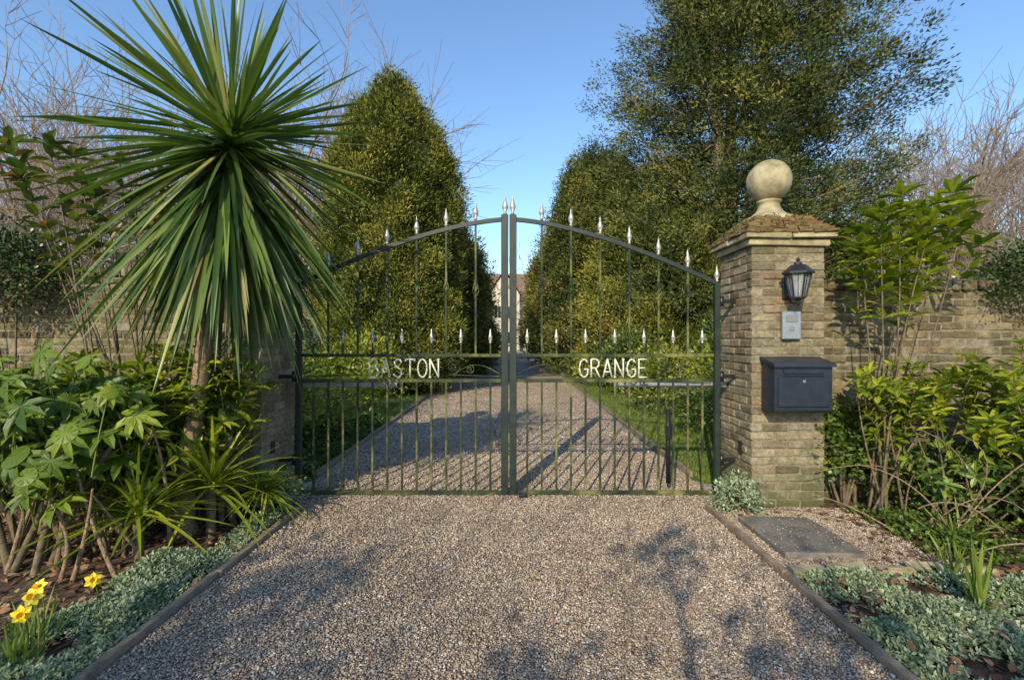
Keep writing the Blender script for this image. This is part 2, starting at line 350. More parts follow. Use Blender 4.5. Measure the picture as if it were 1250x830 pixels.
def wall(x0,x1,y,top,name='brick_wall'):
    a=Acc(); ch=.0755; nc=int(top/ch); bl=.225; C=[];H=[]
    for j in range(nc):
        off=(j%2)*bl/2; x=x0-off
        while x<x1:
            l=max(x,x0); r_=min(x+bl,x1)
            if r_-l>.03: C.append([(l+r_)/2,y+.05,j*ch+ch/2]);H.append([(r_-l)/2-.004,.05,ch/2-.004])
            x+=bl
    C=np.array(C)+rng.normal(0,.003,(len(C),3)); boxes(a,C,np.array(H),.009,0,jit=.003)
    z=nc*ch; boxes(a,[[(x0+x1)/2,y+.13,z/2]],[[(x1-x0)/2,.124,z/2]],.002,1)
    nb=int((x1-x0)/.078); xs=x0+(np.arange(nb)+.5)*(x1-x0)/nb
    Cc=np.stack([xs,np.full(nb,y+.12),np.full(nb,z+.052)],-1)+rng.normal(0,.005,(nb,3))
    boxes(a,Cc,[[.035,.15,.052]],.014,0,rnd=rng.random(nb)*.5,jit=.004)
    n=int((x1-x0)*260); P=np.stack([rng.uniform(x0,x1,n),y+.12+rng.uniform(-.15,.15,n),np.full(n,z+.105)],-1)
    keep=np.sin(P[:,0]*5)+np.sin(P[:,0]*13+1)+rng.normal(0,.5,n)>.3
    leaves(a,P[keep],nrm(rng.normal(size=(n,3))+[0,0,.5])[keep],rdir(n)[keep],rng.uniform(.01,.035,n)[keep],.015,2)
    return a.build(name,[M['wallbrick'],M['mortar'],M['ivy']])
wall(2.803,9,4.55,2.0); wall(-9,-2.903,4.75,2.13)
# ------------------------------------------------------------ gate
G=empty('wrought_iron_gate'); GY=4.65; mg=[M['gate'],M['gatedark'],M['silverp'],M['letter']]
xc=-.03; XL=-2.05; XR=1.97
def ztop(x):
    t=abs(x-xc)/2.0; return 2.66-.62*min(t,1.02)**1.55
def finial(a,x,z,s=1.):
    lathe(a,[(.006,z-.01),(.014*s,z),(.014*s,z+.008),(.007*s,z+.014),(.02*s,z+.04*s),(.021*s,z+.055*s),(.012*s,z+.085*s),(.001,z+.135*s)],(x,GY,0),8,2)
def bar(a,x,z0,z1,h=.0085,mat=0): boxes(a,[[x,GY,(z0+z1)/2]],[[h,h,(z1-z0)/2]],.002,mat)
for side,nm in((-1,'left_leaf'),(1,'right_leaf')):
    a=Acc(); xin=xc+side*.036; xo=XL if side<0 else XR
    Lx=abs(xo-xin)
    boxes(a,[[xin+side*.004,GY,1.36]],[[.034,.03,1.34]],.004,1)
    boxes(a,[[xo,GY,1.03]],[[.026,.025,1.02]],.004,1)
    finial(a,xin,2.71,1.35); finial(a,xo,2.06,1.2)
    xa,xb=min(xin+side*.04,xo-side*.03),max(xin+side*.04,xo-side*.03)
    for z,h in((1.352,.016),(1.11,.016),(.035,.02)): boxes(a,[[(xa+xb)/2,GY,z]],[[(xb-xa)/2,.013,h]],.003,0)
    xs=np.linspace(xin,xo,22); tube(a,[(x,GY,ztop(x)) for x in xs],.026,4,1,smooth=False)
    sp=Lx/7
    for i in range(1,7):
        x=xin+side*sp*i; bar(a,x,1.365,ztop(x)+.03,.0095); finial(a,x,ztop(x)+.035,1.25)
        zc=1.98
        for ph in range(4):
            t=np.linspace(0,1,12); R=.026*np.sin(np.pi*t)+.004; an=ph*np.pi/2+t*np.pi*1.2
            tube(a,np.stack([x+R*np.cos(an),GY+R*np.sin(an),zc-.08+.16*t],-1),.0045,5,0)
        lathe(a,[(.009,zc-.1),(.017,zc-.095),(.017,zc-.08),(.009,zc-.075)],(x,GY,0),8,0); lathe(a,[(.009,zc+.075),(.017,zc+.08),(.017,zc+.095),(.009,zc+.1)],(x,GY,0),8,0)
    for i in range(7):
        x=xin+side*sp*(i+.5); bar(a,x,1.366,1.47,.007); finial(a,x,1.475,1.0)
        boxes(a,[[x,GY,1.50]],[[.016,.016,.005]],.002,2)
    for i in range(1,14):
        x=xin+side*sp*i/2; bar(a,x,.053,1.096,.0095)
    def spiral(cx,cz,R,dirn,turns=1.6,start=0.):
        t=np.linspace(0,1,30); an=start+dirn*t*turns*2*np.pi; r_=R*(1-.82*t)
        tube(a,np.stack([cx+r_*np.cos(an),np.full(30,GY),cz+r_*np.sin(an)],-1),.006,5,0)
    tx=(-1.025 if side<0 else .98)
    for s2 in(-1,1):
        base=tx+s2*.46
        spiral(base,1.245,.075,s2,1.7,-np.pi/2)
        spiral(base+s2*.16,1.215,.045,-s2,1.5,np.pi/2)
        t=np.linspace(0,1,10); end=(xo-side*.05) if s2==side else (xin+side*.05)
        tube(a,np.stack([base+(end-base)*t,np.full(10,GY),1.17+.09*np.sin(t*np.pi*1.0)],-1),.005,5,0)
        tube(a,[(base-s2*.05,GY,1.165),(end,GY,1.15)],.005,5,0)
    a.build(nm,mg,G)
    a=Acc(); px=-2.24 if side<0 else 2.14
    for z in(.35,1.15,1.87):
        cx=(px+xo)/2; boxes(a,[[cx,GY,z]],[[abs(px-xo)/2+.01,.012,.018]],.003,0); lathe(a,[(.001,z-.05),(.022,z-.05),(.022,z+.05),(.001,z+.05)],(xo+side*.045,GY,0),10,0)
    a.build('hinges',[M['black']],G)
GL={'B':[[(0,0),(0,1),(.5,1),(.72,.9),(.74,.7),(.5,.56),(0,.56)],[(.5,.56),(.8,.45),(.84,.2),(.6,0),(0,0)]],
'A':[[(0,0),(.42,1),(.85,0)],[(.12,.3),(.73,.3)]],
'S':[[(.76,.82),(.62,.97),(.35,1),(.1,.86),(.12,.66),(.4,.54),(.7,.42),(.8,.22),(.62,.03),(.3,0),(.04,.17)]],
'T':[[(0,1),(.85,1)],[(.42,1),(.42,0)],[(0,1),(0,.9)],[(.85,1),(.85,.9)]],
'O':[[(.43+.43*math.cos(t),.5+.5*math.sin(t)) for t in np.linspace(0,2*math.pi,17)]],
'N':[[(0,0),(0,1),(.8,0),(.8,1)],[(-.08,0),(.08,0)],[(.72,1),(.88,1)]],
'G':[[(.8,.82),(.62,.97),(.4,1),(.12,.84),(0,.5),(.12,.16),(.4,0),(.68,.06),(.82,.2),(.82,.45),(.5,.45)]],
'R':[[(0,0),(0,1),(.5,1),(.74,.88),(.74,.66),(.5,.52),(0,.52)],[(.4,.52),(.82,0)]],
'E':[[(.72,1),(0,1),(0,0),(.75,0)],[(0,.52),(.58,.52)]]}
a=Acc()
for word,xs_,xe in(('BASTON',-1.375,-.675),('GRANGE',.64,1.325)):
    st=(xe-xs_)/6; 
    for i,ch in enumerate(word):
        for pl in GL[ch]:
            p=np.array(pl,float); p3=np.stack([xs_+i*st+.006+p[:,0]*st*.86,np.full(len(p),GY-.012),1.143+p[:,1]*.172],-1)
            for q in range(len(p3)-1): tube(a,[p3[q]-nrm(p3[q+1]-p3[q])*.004,p3[q+1]+nrm(p3[q+1]-p3[q])*.004],.0082,6,0,cap=True)
a.build('name_lettering',[M['letter']],G)
for x0,x1 in((-2.2,-1.12),(1.0,2.13)):
    a=Acc(); boxes(a,[[(x0+x1)/2,4.82,1.065]],[[(x1-x0)/2,.035,.035]],.008,0); tube(a,[(x0 if x0>0 else x1,4.82,1.065),((x0-.02) if x0>0 else x1+.02,4.70,1.065)],.02,8,0)
    a.build('gate_opener',[M['rail']])
a=Acc(); tube(a,[(1.53,4.74,.1),(1.53,4.74,.82)],.022,8,0,cap=True); boxes(a,[[1.53,4.71,.6]],[[.03,.03,.06]],.004,0); a.build('drop_bolt',[M['black']],G)
a=Acc(); boxes(a,[[.1,4.6,.02]],[[.035,.05,.02]],.006,0); a.build('gate_stop',[M['black']])

# ------------------------------------------------------------ wall lantern, intercom, letterbox
a=Acc(); lx,ly=2.455,4.15; rot=math.pi/6
z0=1.86
lathe(a,[(.001,z0-.07),(.012,z0-.06),(.02,z0-.04),(.01,z0-.025),(.045,z0-.01),(.062,z0),(.062,z0+.012)],(lx,ly,0),6,0,smooth=False,rot=rot)
lathe(a,[(.052,z0+.013),(.092,z0+.20)],(lx,ly,0),6,1,smooth=False,rot=rot)
for i in range(6):
    an=rot+i*math.pi/3
    tube(a,[(lx+.06*math.cos(an),ly+.06*math.sin(an),z0+.01),(lx+.1*math.cos(an),ly+.1*math.sin(an),z0+.205)],.0065,5,0)
    am=an+math.pi/6; tube(a,[(lx+.05*math.cos(am),ly+.05*math.sin(am),z0+.01),(lx+.083*math.cos(am),ly+.083*math.sin(am),z0+.205)],.003,4,0)
lathe(a,[(.1,z0+.2),(.125,z0+.205),(.125,z0+.22),(.1,z0+.245),(.055,z0+.285),(.03,z0+.29),(.03,z0+.305),(.012,z0+.315),(.016,z0+.33),(.001,z0+.35)],(lx,ly,0),6,0,smooth=False,rot=rot)
lathe(a,[(.012,z0+.02),(.016,z0+.06),(.028,z0+.1),(.022,z0+.14),(.002,z0+.16)],(lx,ly,0),10,2)
boxes(a,[[lx,4.31,z0+.1]],[[.045,.012,.1]],.008,0)
tube(a,[(lx,4.3,z0+.03),(lx,4.26,z0-.03),(lx,4.2,z0-.045),(lx,4.15,z0-.03)],.009,6,0)
tube(a,[(lx,4.3,z0+.17),(lx,4.25,z0+.19),(lx,4.22,z0+.21)],.008,6,0)
a.build('wall_lantern',[M['black'],M['glass'],M['bulb']])
a=Acc(); boxes(a,[[2.475,4.295,1.63]],[[.082,.022,.125]],.006,0); boxes(a,[[2.475,4.270,1.69]],[[.05,.004,.03]],.002,1); boxes(a,[[2.475,4.270,1.6]],[[.02,.004,.02]],.004,1)
for i in range(5): boxes(a,[[2.475,4.2705,1.675+i*.008]],[[.035,.0055,.0015]],.0005,0)
a.build('intercom_panel',[M['steel'],simple('grey_plastic',(.2,.2,.2),.4)])
a=Acc(); bx=2.47
prof=np.array([(4.31,.88),(4.13,.88),(4.105,.90),(4.10,1.14),(4.10,1.30),(4.31,1.345)])
V=[];w=.245
for s in(-1,1):
    for (yy,zz) in prof: V.append((bx+s*w,yy,zz))
V=np.array(V);k=len(prof); i=np.arange(k); F=np.stack([i,(i+1)%k,(i+1)%k+k,i+k],-1)
a.add(V,[F,i[None][:, ::-1],(i+k)[None]],0,.5)
hood=np.array([(4.312,1.35),(4.075,1.30),(4.065,1.27),(4.075,1.27),(4.312,1.32)]); V=[]
for s in(-1,1):
    for (yy,zz) in hood: V.append((bx+s*(w+.018),yy,zz+.003))
V=np.array(V);k=5;i=np.arange(k);F=np.stack([i,(i+1)%k,(i+1)%k+k,i+k],-1); a.add(V,[F,i[None][:, ::-1],(i+k)[None]],0,.5)
boxes(a,[[bx,4.094,1.235]],[[.17,.006,.022]],.004,0); boxes(a,[[bx,4.092,1.06]],[[.215,.004,.125]],.004,0)
boxes(a,[[bx,4.086,1.15]],[[.012,.006,.012]],.003,1); boxes(a,[[bx,4.087,1.20]],[[.17,.004,.004]],.002,0)
a.build('letterbox',[M['navy'],M['steel']])
a=Acc(); boxes(a,[[2.135,4.52,.5]],[[.008,.03,.06]],.004,0); a.build('gate_sensor',[M['black']])
a=Acc(); boxes(a,[[-2.235,4.52,.5]],[[.008,.03,.06]],.004,0); a.build('gate_sensor',[M['black']])

# ------------------------------------------------------------ house
Hs=empty('country_house'); hx,hy=-2.2,66
a=Acc()
boxes(a,[[hx,hy+5,3.5]],[[9,5,3.5]],.02,0); a.build('walls',[M['housewall']],Hs)
a=Acc(); V=[(-9.4,-.4,6.9),(9.4,-.4,6.9),(9.4,10.4,6.9),(-9.4,10.4,6.9),(-9.4,5,11.2),(9.4,5,11.2)]; V=np.array(V)+[hx,hy,0]
a.add(V,[np.array([[0,1,5,4],[2,3,4,5],[3,2,1,0]]),np.array([[1,2,5],[3,0,4]])],0,.5)
a.build('roof',[M['roof']],Hs)
a=Acc(); gx=1.2
V=np.array([(gx-2,-1.5,0),(gx+2,-1.5,0),(gx+2,-1.5,7.6),(gx,-1.5,10.6),(gx-2,-1.5,7.6)]); V2=V+[0,3,0]; VV=np.concatenate([V,V2])+[hx,hy,0]
a.add(VV,[np.arange(5)[None],np.array([[0,5,6,1],[1,6,7,2],[0,4,9,5]])],0,.5); a.build('gable',[M['housewall']],Hs)
a=Acc(); V=np.array([(gx-2.3,-1.8,7.3),(gx,-1.8,10.8),(gx+2.3,-1.8,7.3),(gx-2.3,5,7.3),(gx,5,10.8),(gx+2.3,5,7.3)])+[hx,hy,.1]
a.add(V,[np.array([[0,1,4,3],[1,2,5,4]])],0,.5); a.build('gable_roof',[M['roof']],Hs)
a=Acc()
for zz in(1.8,5.2):
    for xx in(gx-.9,gx+.9,-6,-3.5,5,7.3):
        yy=hy-1.53 if abs(xx-gx)<1 else hy-.03
        boxes(a,[[hx+xx,yy,zz]],[[.5,.03,.85]],.01,0); boxes(a,[[hx+xx,yy-.04,zz]],[[.42,.01,.77]],.004,1)
        boxes(a,[[hx+xx,yy-.06,zz]],[[.02,.01,.77]],.002,0)
a.build('windows',[M['whitep'],M['winglass']],Hs)
a=Acc(); boxes(a,[[hx-4,hy+5,11.5],[hx+6,hy+5,11.5]],[[.6,.5,1.5]],.02,0); a.build('chimneys',[M['brick']],Hs)

# ------------------------------------------------------------ conifers
def clump_leaves(acc,C,outd,per,spread,L,W,mat,rc,flat=1.):
    n=len(C)*per; i=np.repeat(np.arange(len(C)),per)
    off=rng.normal(size=(n,3))*spread; off[:,2]*=flat
    P=C[i]+off; D=nrm(outd[i]*.7+nrm(off)*.7+rng.normal(size=(n,3))*.45+[0,0,.15])
    N=nrm(rng.normal(size=(n,3))*.6+outd[i]+[0,0,.5])
    r=np.clip(rc[i]*.65+rng.random(n)*.4-.02,0,1)
    leaves(acc,P,D,N,L*rng.uniform(.6,1.3,n),W*rng.uniform(.7,1.3,n),mat,r)
def dense_conifer(name,x,y,H,R,prof,ncl=1500,per=70,L=.16,W=.05,sp=.15,mat='conifer',z0=.2,ell=1.,lumpy=1.,tufts=0):
    a=Acc(); 
    tube(a,[(x,y,0),(x,y,H*.5),(x,y,H*.95)],[.22,.15,.02],8,1)
    hs=np.linspace(0,1,200); pr=np.interp(hs,*prof); cdf=np.cumsum(pr+.04); cdf/=cdf[-1]
    h=np.interp(rng.random(ncl),cdf,hs); an=rng.uniform(0,2*np.pi,ncl)
    ph=rng.uniform(0,6.28,4)
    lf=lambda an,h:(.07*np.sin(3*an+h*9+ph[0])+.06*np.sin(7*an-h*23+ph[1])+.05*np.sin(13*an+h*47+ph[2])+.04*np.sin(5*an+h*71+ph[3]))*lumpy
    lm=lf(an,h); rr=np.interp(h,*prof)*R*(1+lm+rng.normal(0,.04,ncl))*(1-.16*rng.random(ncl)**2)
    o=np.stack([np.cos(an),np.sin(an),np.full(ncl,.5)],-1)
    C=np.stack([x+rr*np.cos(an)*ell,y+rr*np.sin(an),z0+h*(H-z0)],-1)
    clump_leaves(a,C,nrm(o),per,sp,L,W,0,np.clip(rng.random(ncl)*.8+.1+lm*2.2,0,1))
    if tufts:
        h=np.interp(rng.random(tufts),cdf,hs); an=rng.uniform(0,2*np.pi,tufts); rr=np.interp(h,*prof)*R*rng.uniform(1.02,1.16,tufts)
        C=np.stack([x+rr*np.cos(an),y+rr*np.sin(an),z0+h*(H-z0)+rng.uniform(0,.25,tufts)],-1)
        clump_leaves(a,C,nrm(np.stack([np.cos(an),np.sin(an),np.full(tufts,.9)],-1)),per//2,sp*.8,L,W,0,rng.uniform(.4,1,tufts))
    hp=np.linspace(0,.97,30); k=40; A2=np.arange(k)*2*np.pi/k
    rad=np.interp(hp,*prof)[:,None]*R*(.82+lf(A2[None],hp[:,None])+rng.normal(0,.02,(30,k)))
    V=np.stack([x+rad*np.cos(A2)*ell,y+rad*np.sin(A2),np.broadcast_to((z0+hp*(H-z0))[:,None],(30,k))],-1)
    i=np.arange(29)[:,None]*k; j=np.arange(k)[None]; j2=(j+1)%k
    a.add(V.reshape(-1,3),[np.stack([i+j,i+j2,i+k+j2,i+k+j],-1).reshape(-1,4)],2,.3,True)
    return a.build(name,[M[mat],M['bark'],M['core']])
egg=([0,.1,.35,.6,.72,.85,.94,.98,1],[.8,.95,1,.95,.84,.55,.28,.14,.03])
rnd_=([0,.1,.4,.65,.82,.93,.98,1],[.85,1,1,.9,.66,.42,.25,.05])
col=([0,.1,.5,.75,.9,1],[.85,1,.9,.65,.38,.05])
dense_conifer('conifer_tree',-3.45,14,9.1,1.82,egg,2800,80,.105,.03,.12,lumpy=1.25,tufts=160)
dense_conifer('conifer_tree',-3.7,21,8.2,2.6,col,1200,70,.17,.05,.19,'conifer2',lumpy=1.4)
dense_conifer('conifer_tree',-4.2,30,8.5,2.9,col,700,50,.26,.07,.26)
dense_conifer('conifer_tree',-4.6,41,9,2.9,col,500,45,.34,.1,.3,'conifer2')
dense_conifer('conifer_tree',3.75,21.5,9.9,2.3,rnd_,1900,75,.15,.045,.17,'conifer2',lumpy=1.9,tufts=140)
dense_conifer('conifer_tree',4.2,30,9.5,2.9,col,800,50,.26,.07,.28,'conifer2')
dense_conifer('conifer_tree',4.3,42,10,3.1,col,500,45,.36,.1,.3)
def open_conifer(name,x,y,H,prof,nl=230,ncl=9,per=55,L=.17,W=.05,stems=((0,0),),mat='conifer2'):
    a=Acc()
    for sx,sy in stems:
        tube(a,[(x+sx,y+sy,0),(x+sx*1.3,y+sy*1.2,H*.35),(x+sx*1.8,y+sy*1.4,H*.7),(x+sx*1.8,y+sy,H*.98)],[.27,.2,.12,.02],8,1)
    for q in range(nl):
        h=.06+.93*(q/nl)**.95; an=q*2.399+rng.normal(0,.3); Rm=np.interp(h,*prof)*rng.uniform(.6,1.05)
        st=stems[q%len(stems)]; s=np.array([x+st[0]*1.5,y+st[1]*1.3,h*H]); e=np.array([x+Rm*math.cos(an),y+Rm*math.sin(an),h*H+Rm*.12*rng.uniform(-1,1.3)])
        t=np.linspace(0,1,6)[:,None]; P=s+(e-s)*t; P[:,2]+=(-.16*np.sin(np.pi*t[:,0])*Rm*.5)+ .1*Rm*t[:,0]**3
        tube(a,P,np.linspace(.055*(1.2-h),.008,6),5,1)
        tt=.36+.66*rng.random(ncl)**.8
        C=np.stack([np.interp(tt,t[:,0],P[:,c]) for c in range(3)],-1)
        lat=rng.normal(0,1,(ncl,3))*(.085*Rm+.08)*np.array([1,1,.5]); C=C+lat
        od=nrm(np.array([math.cos(an),math.sin(an),.25])); 
        rc=np.clip(rng.normal(.5,.25)+rng.normal(0,.22,ncl),0,1)
        clump_leaves(a,C,np.repeat(od[None],ncl,0),per,.15,L,W,0,rc,.65)
    return a.build(name,[M[mat],M['bark']])
pbig=([0,.12,.3,.44,.6,.75,.9,1],[3.7,4.0,4.3,4.5,4.0,2.8,1.2,.2])
open_conifer('tall_conifer_tree',6.85,14.5,15.5,pbig,400,16,66,.11,.033,stems=((-.45,0),(.5,.2),(0,.5)))
dense_conifer('conifer_tree',4.75,15.2,6.0,2.15,rnd_,1600,75,.12,.036,.15,'conifer',lumpy=1.9,tufts=150)
dense_conifer('conifer_tree',8.2,15.5,5.4,2.6,rnd_,1200,60,.13,.04,.17,'conifer2',lumpy=1.6,tufts=60)

# ------------------------------------------------------------ bare trees
def bare(seed,H,depth=5,nch=4,spread=.6,rmin=.0075):
    rs=random.Random(seed); a=Acc()
    def grow(p,d,L,r,dep):
        n=5; pts=[p]; dd=d
        for i in range(n-1):
            w=np.array([rs.gauss(0,.14),rs.gauss(0,.14),rs.gauss(.03,.08)]); dd=nrm(dd+w); pts.append(pts[-1]+dd*L/(n-1))
        tube(a,pts,np.maximum(np.linspace(r,r*.55,n),rmin*.6),6 if dep>2 else 3,0,.5)
        if dep==0: return
        for c in range(nch+(1 if dep==depth else 0)):
            t=rs.uniform(.35,1) if c else 1.; k=min(int(t*(n-1)),n-1); q=np.array([rs.gauss(0,1),rs.gauss(0,1),rs.gauss(0,.5)])
            q=nrm(q-np.dot(q,dd)*dd); s=spread*rs.uniform(.6,1.3) if c else .25
            grow(pts[k],nrm(dd*(1-.3*s)+q*s+np.array([0,0,.08])),L*rs.uniform(.62,.85),max(r*rs.uniform(.42,.62),rmin),dep-1)
    grow(np.zeros(3),np.array([0,0,1.]),H*.29,H*.014,depth)
    return a.mesh('bare_tree',[M['twig']])
bm=[bare(1,10,5,4,.75),bare(2,11,5,4,.85),bare(5,10,5,4,.7),bare(9,10,5,4,.95)]
def put(me,name,x,y,s,r,z=0):
    o=bpy.data.objects.new(name,me); o.location=(x,y,z); o.scale=(s,)*3; o.rotation_euler=(0,0,r); SC.collection.objects.link(o); return o
for i,(x,y,s,k) in enumerate([(-18,20,1.6,0),(-15,19,1.35,3),(-23,25,1.9,1),(-12.5,20,1.45,2),(-21,21,1.5,2),(-9.8,22,1.8,0),(-30,34,2.4,2),(-7.4,26,1.9,1),(-18,30,2.2,3),(-13,30,2.1,0),(-26,27,1.9,0),(-6.5,20,1.1,3),
      (18.2,19,1.2,1),(22,22,1.6,0),(26,26,1.9,2),(20.5,28,2.0,3),(16.2,22,1.1,2),(24,24,1.5,3),(30,30,2.2,0)]):
    put(bm[k],'bare_tree',x,y,s,i*1.3)
put(bm[3],'bare_tree',10.6,8.5,.8,.6); put(bm[1],'bare_tree',-9.4,10.5,.7,2.6)
a=Acc(); n=70000
an=rng.uniform(-1.25,1.25,n); d=rng.uniform(42,75,n); x=d*np.sin(an)*1.3; y=d*np.cos(an)+5
top=8+2.5*np.sin(an*9)+2*np.sin(an*23+1)+1.3*np.sin(an*51); z=top*rng.random(n)**1.3
D=nrm(np.stack([rng.normal(0,.6,n),rng.normal(0,.6,n),np.ones(n)],-1)); k=~((np.abs(x+1)<14)&(y<90)&(y>50))
leaves(a,np.stack([x,y,z],-1)[k],D[k],rdir(n)[k],rng.uniform(.6,1.6,n)[k],rng.uniform(.05,.12,n)[k],0)
n=30000; an=rng.uniform(-1.25,1.25,n); d=rng.uniform(38,55,n); x=d*np.sin(an)*1.3; y=d*np.cos(an)+5; z=2.2*rng.random(n); k=~((np.abs(x)<10))
leaves(a,np.stack([x,y,z],-1)[k],rdir(n)[k],rdir(n)[k],.6,.4,1)
a.build('distant_woodland',[M['twigd'],M['dark']])
dense_conifer('spruce_tree',22.2,24,8.6,1.7,([0,.5,1],[1,.55,.03]),450,45,.3,.06,.22,'conifer2')

# ------------------------------------------------------------ shrubs
def shrub(name,c,rad,n,L,W,mat,kind='quad',stems=8):
    a=Acc(); c=np.array(c,float); rad=np.array(rad,float)
    nc=max(8,n//28); u=rdir(nc); u[:,2]=np.abs(u[:,2])*1.1-.25; u=nrm(u)
    C=c+u*rad*(rng.uniform(.55,1,nc)**.5)[:,None]*(1+rng.normal(0,.08,nc))[:,None]
    per=28; i=np.repeat(np.arange(nc),per); sp=rad.mean()*.16
    P=C[i]+rng.normal(size=(len(i),3))*sp; P[:,2]=np.maximum(P[:,2],.02)
    D=nrm(u[i]+rng.normal(size=(len(i),3))*.8); N=nrm(rng.normal(size=(len(i),3))*.5+[0,0,.9]+u[i]*.5)
    rc=rng.random(nc); leaves(a,P,D,N,L*rng.uniform(.6,1.25,len(i)),W*rng.uniform(.7,1.2,len(i)),0,np.clip(rc[i]*.5+rng.random(len(i))*.5,0,1),kind)
    for s in range(stems):
        e=c+u[s%nc]*rad*.8; b0=np.array([c[0]+rng.normal(0,.05),c[1]+rng.normal(0,.05),0]); m_=(e+b0)/2+[0,0,.1]
        tube(a,[b0,m_,e],[.015,.01,.005],5,1)
    return a.build(name,[M[mat],M['stem']])
for c,r,n,L,W,m_ in [((-3.2,6.6,.5),(.9,.8,.55),3500,.08,.04,'yel'),((-4.3,7.6,.8),(1.1,.9,.9),3500,.09,.05,'ivy'),((-3.4,9.0,.6),(.9,1.1,.6),3000,.1,.05,'bright'),
   ((-3.3,11.2,.6),(.8,1.2,1.0),2500,.12,.05,'yel'),((-5.5,10,1.2),(1.5,1.3,1.2),3500,.11,.06,'dark'),((-3.2,15.5,.5),(.7,2,.6),2200,.13,.06,'ivy'),
   ((3.3,7.2,.5),(.8,.8,.5),3000,.08,.04,'ivy'),((4.2,8.2,.8),(1.0,.9,.9),3500,.09,.05,'bright'),((3.1,9.6,.6),(.8,1.1,.7),3000,.1,.05,'yel'),
   ((3.0,12.6,.8),(.7,1,.9),2500,.1,.05,'ivy'),((5.2,10,1.1),(1.3,1.2,1.1),3500,.11,.06,'dark'),((2.9,16.5,.6),(.6,2,.9),2200,.13,.06,'yel'),((2.9,13.6,1.3),(.6,.6,.8),1100,.09,.04,'red')]:
    shrub('garden_shrub',c,r,n,L,W,m_)
shrub('clipped_bush',(-4.85,4.7,2.02),(.52,.42,.5),9000,.045,.024,'dark')
shrub('clipped_bush',(4.95,4.55,1.95),(.48,.4,.42),7500,.045,.024,'dark')
shrub('ivy',(3.05,4.42,.42),(.36,.12,.5),3400,.045,.04,'ivy')
shrub('ivy',(3.9,4.35,.25),(.7,.15,.3),2200,.05,.035,'ivy')
shrub('evergreen_shrub',(-3.9,4.3,.45),(1.3,.35,.5),3800,.1,.05,'dark','leaf')
shrub('evergreen_shrub',(4.5,3.9,.3),(.8,.4,.4),1600,.09,.045,'dark','leaf')
shrub('evergreen_shrub',(-2.1,4.3,.12),(.2,.2,.2),1200,.04,.02,'silver')
shrub('evergreen_shrub',(1.98,4.25,.1),(.22,.16,.16),1500,.035,.02,'silver')

def whorl_shrub(name,base,tips,nl,L,W,mat,droop=.0,stemr=.012,up=.35,extra=3,smat='stem',bs=.1,full=1.):
    a=Acc(); base=np.array(base,float)
    for t in tips:
        t=np.array(t,float); b0=base+np.array([rng.normal(0,bs),rng.normal(0,.06),0]); m_=b0*.45+t*.55+np.array([rng.normal(0,.1),rng.normal(0,.05),.05])
        q0=0. if rng.random()<full else .84
        q=np.linspace(q0,1,8)[:,None]; P=(1-q)**2*b0+2*q*(1-q)*m_+q**2*t; tube(a,P,np.linspace(stemr*(1-.7*q0),.003,8),5,1)
        sd=nrm(P[-1]-P[-3])
        for e in range(extra):
            pt=t-sd*e*L*.55; k=nl if e==0 else max(3,nl//2)
            an=rng.uniform(0,6.28)+np.arange(k)*2.4; uu=nrm(np.cross(sd,[.3,.9,.1])); vv=np.cross(sd,uu)
            rad=uu*np.cos(an)[:,None]+vv*np.sin(an)[:,None]; el=rng.uniform(up-.3,up+.45,k)[:,None]
            D=nrm(rad+sd*el+[0,0,-droop]); N=nrm(sd*1.0-rad*.3+rng.normal(0,.2,(k,3)))
            leaves(a,np.repeat(pt[None],k,0)+rng.normal(0,.006,(k,3)),D,N,L*rng.uniform(.7,1.2,k),W*rng.uniform(.8,1.15,k),0,rng.random(k),'leaf')
    return a.build(name,[M[mat],M[smat]])
def ell(n,c,r,surf=.5):
    u=rdir(n); return np.array(c)+u*np.array(r)*(rng.random(n)**surf)[:,None]
whorl_shrub('laurel_shrub',(-2.6,3.95,0),ell(80,(-2.6,3.9,1.08),(.62,.3,.46)),7,.15,.05,'bright',full=.15,bs=.2)
whorl_shrub('laurel_shrub',(-3.2,3.7,0),ell(55,(-3.3,3.7,1.0),(.75,.3,.38)),7,.15,.05,'bright',full=.15,bs=.25)
whorl_shrub('laurel_shrub',(-2.75,3.4,0),ell(34,(-2.75,3.35,.65),(.45,.2,.3)),7,.14,.045,'bright',full=.3)
whorl_shrub('magnolia_shrub',(-3.0,3.9,0.),[(-3.25,3.6,2.85),(-3.15,3.6,2.65),(-3.45,3.6,2.95),(-3.35,3.7,2.5),(-2.95,3.8,2.6),(-3.0,3.7,2.85),(-2.8,3.8,2.35),(-3.2,3.7,2.2),(-3.65,3.6,2.7),(-3.55,3.7,2.35),(-2.75,3.8,2.75),(-3.4,3.7,2.1),(-3.1,3.7,2.4),(-3.75,3.6,2.95)],9,.17,.07,'mag',.1,.014,.45,4)
whorl_shrub('magnolia_shrub',(-2.7,4.1,0.),[(-2.6,4.0,2.4),(-2.75,4.0,2.7),(-2.5,4.1,2.15),(-2.85,4.1,2.1),(-2.35,4.1,1.95)],8,.14,.06,'mag',.1,.012,.5,4)
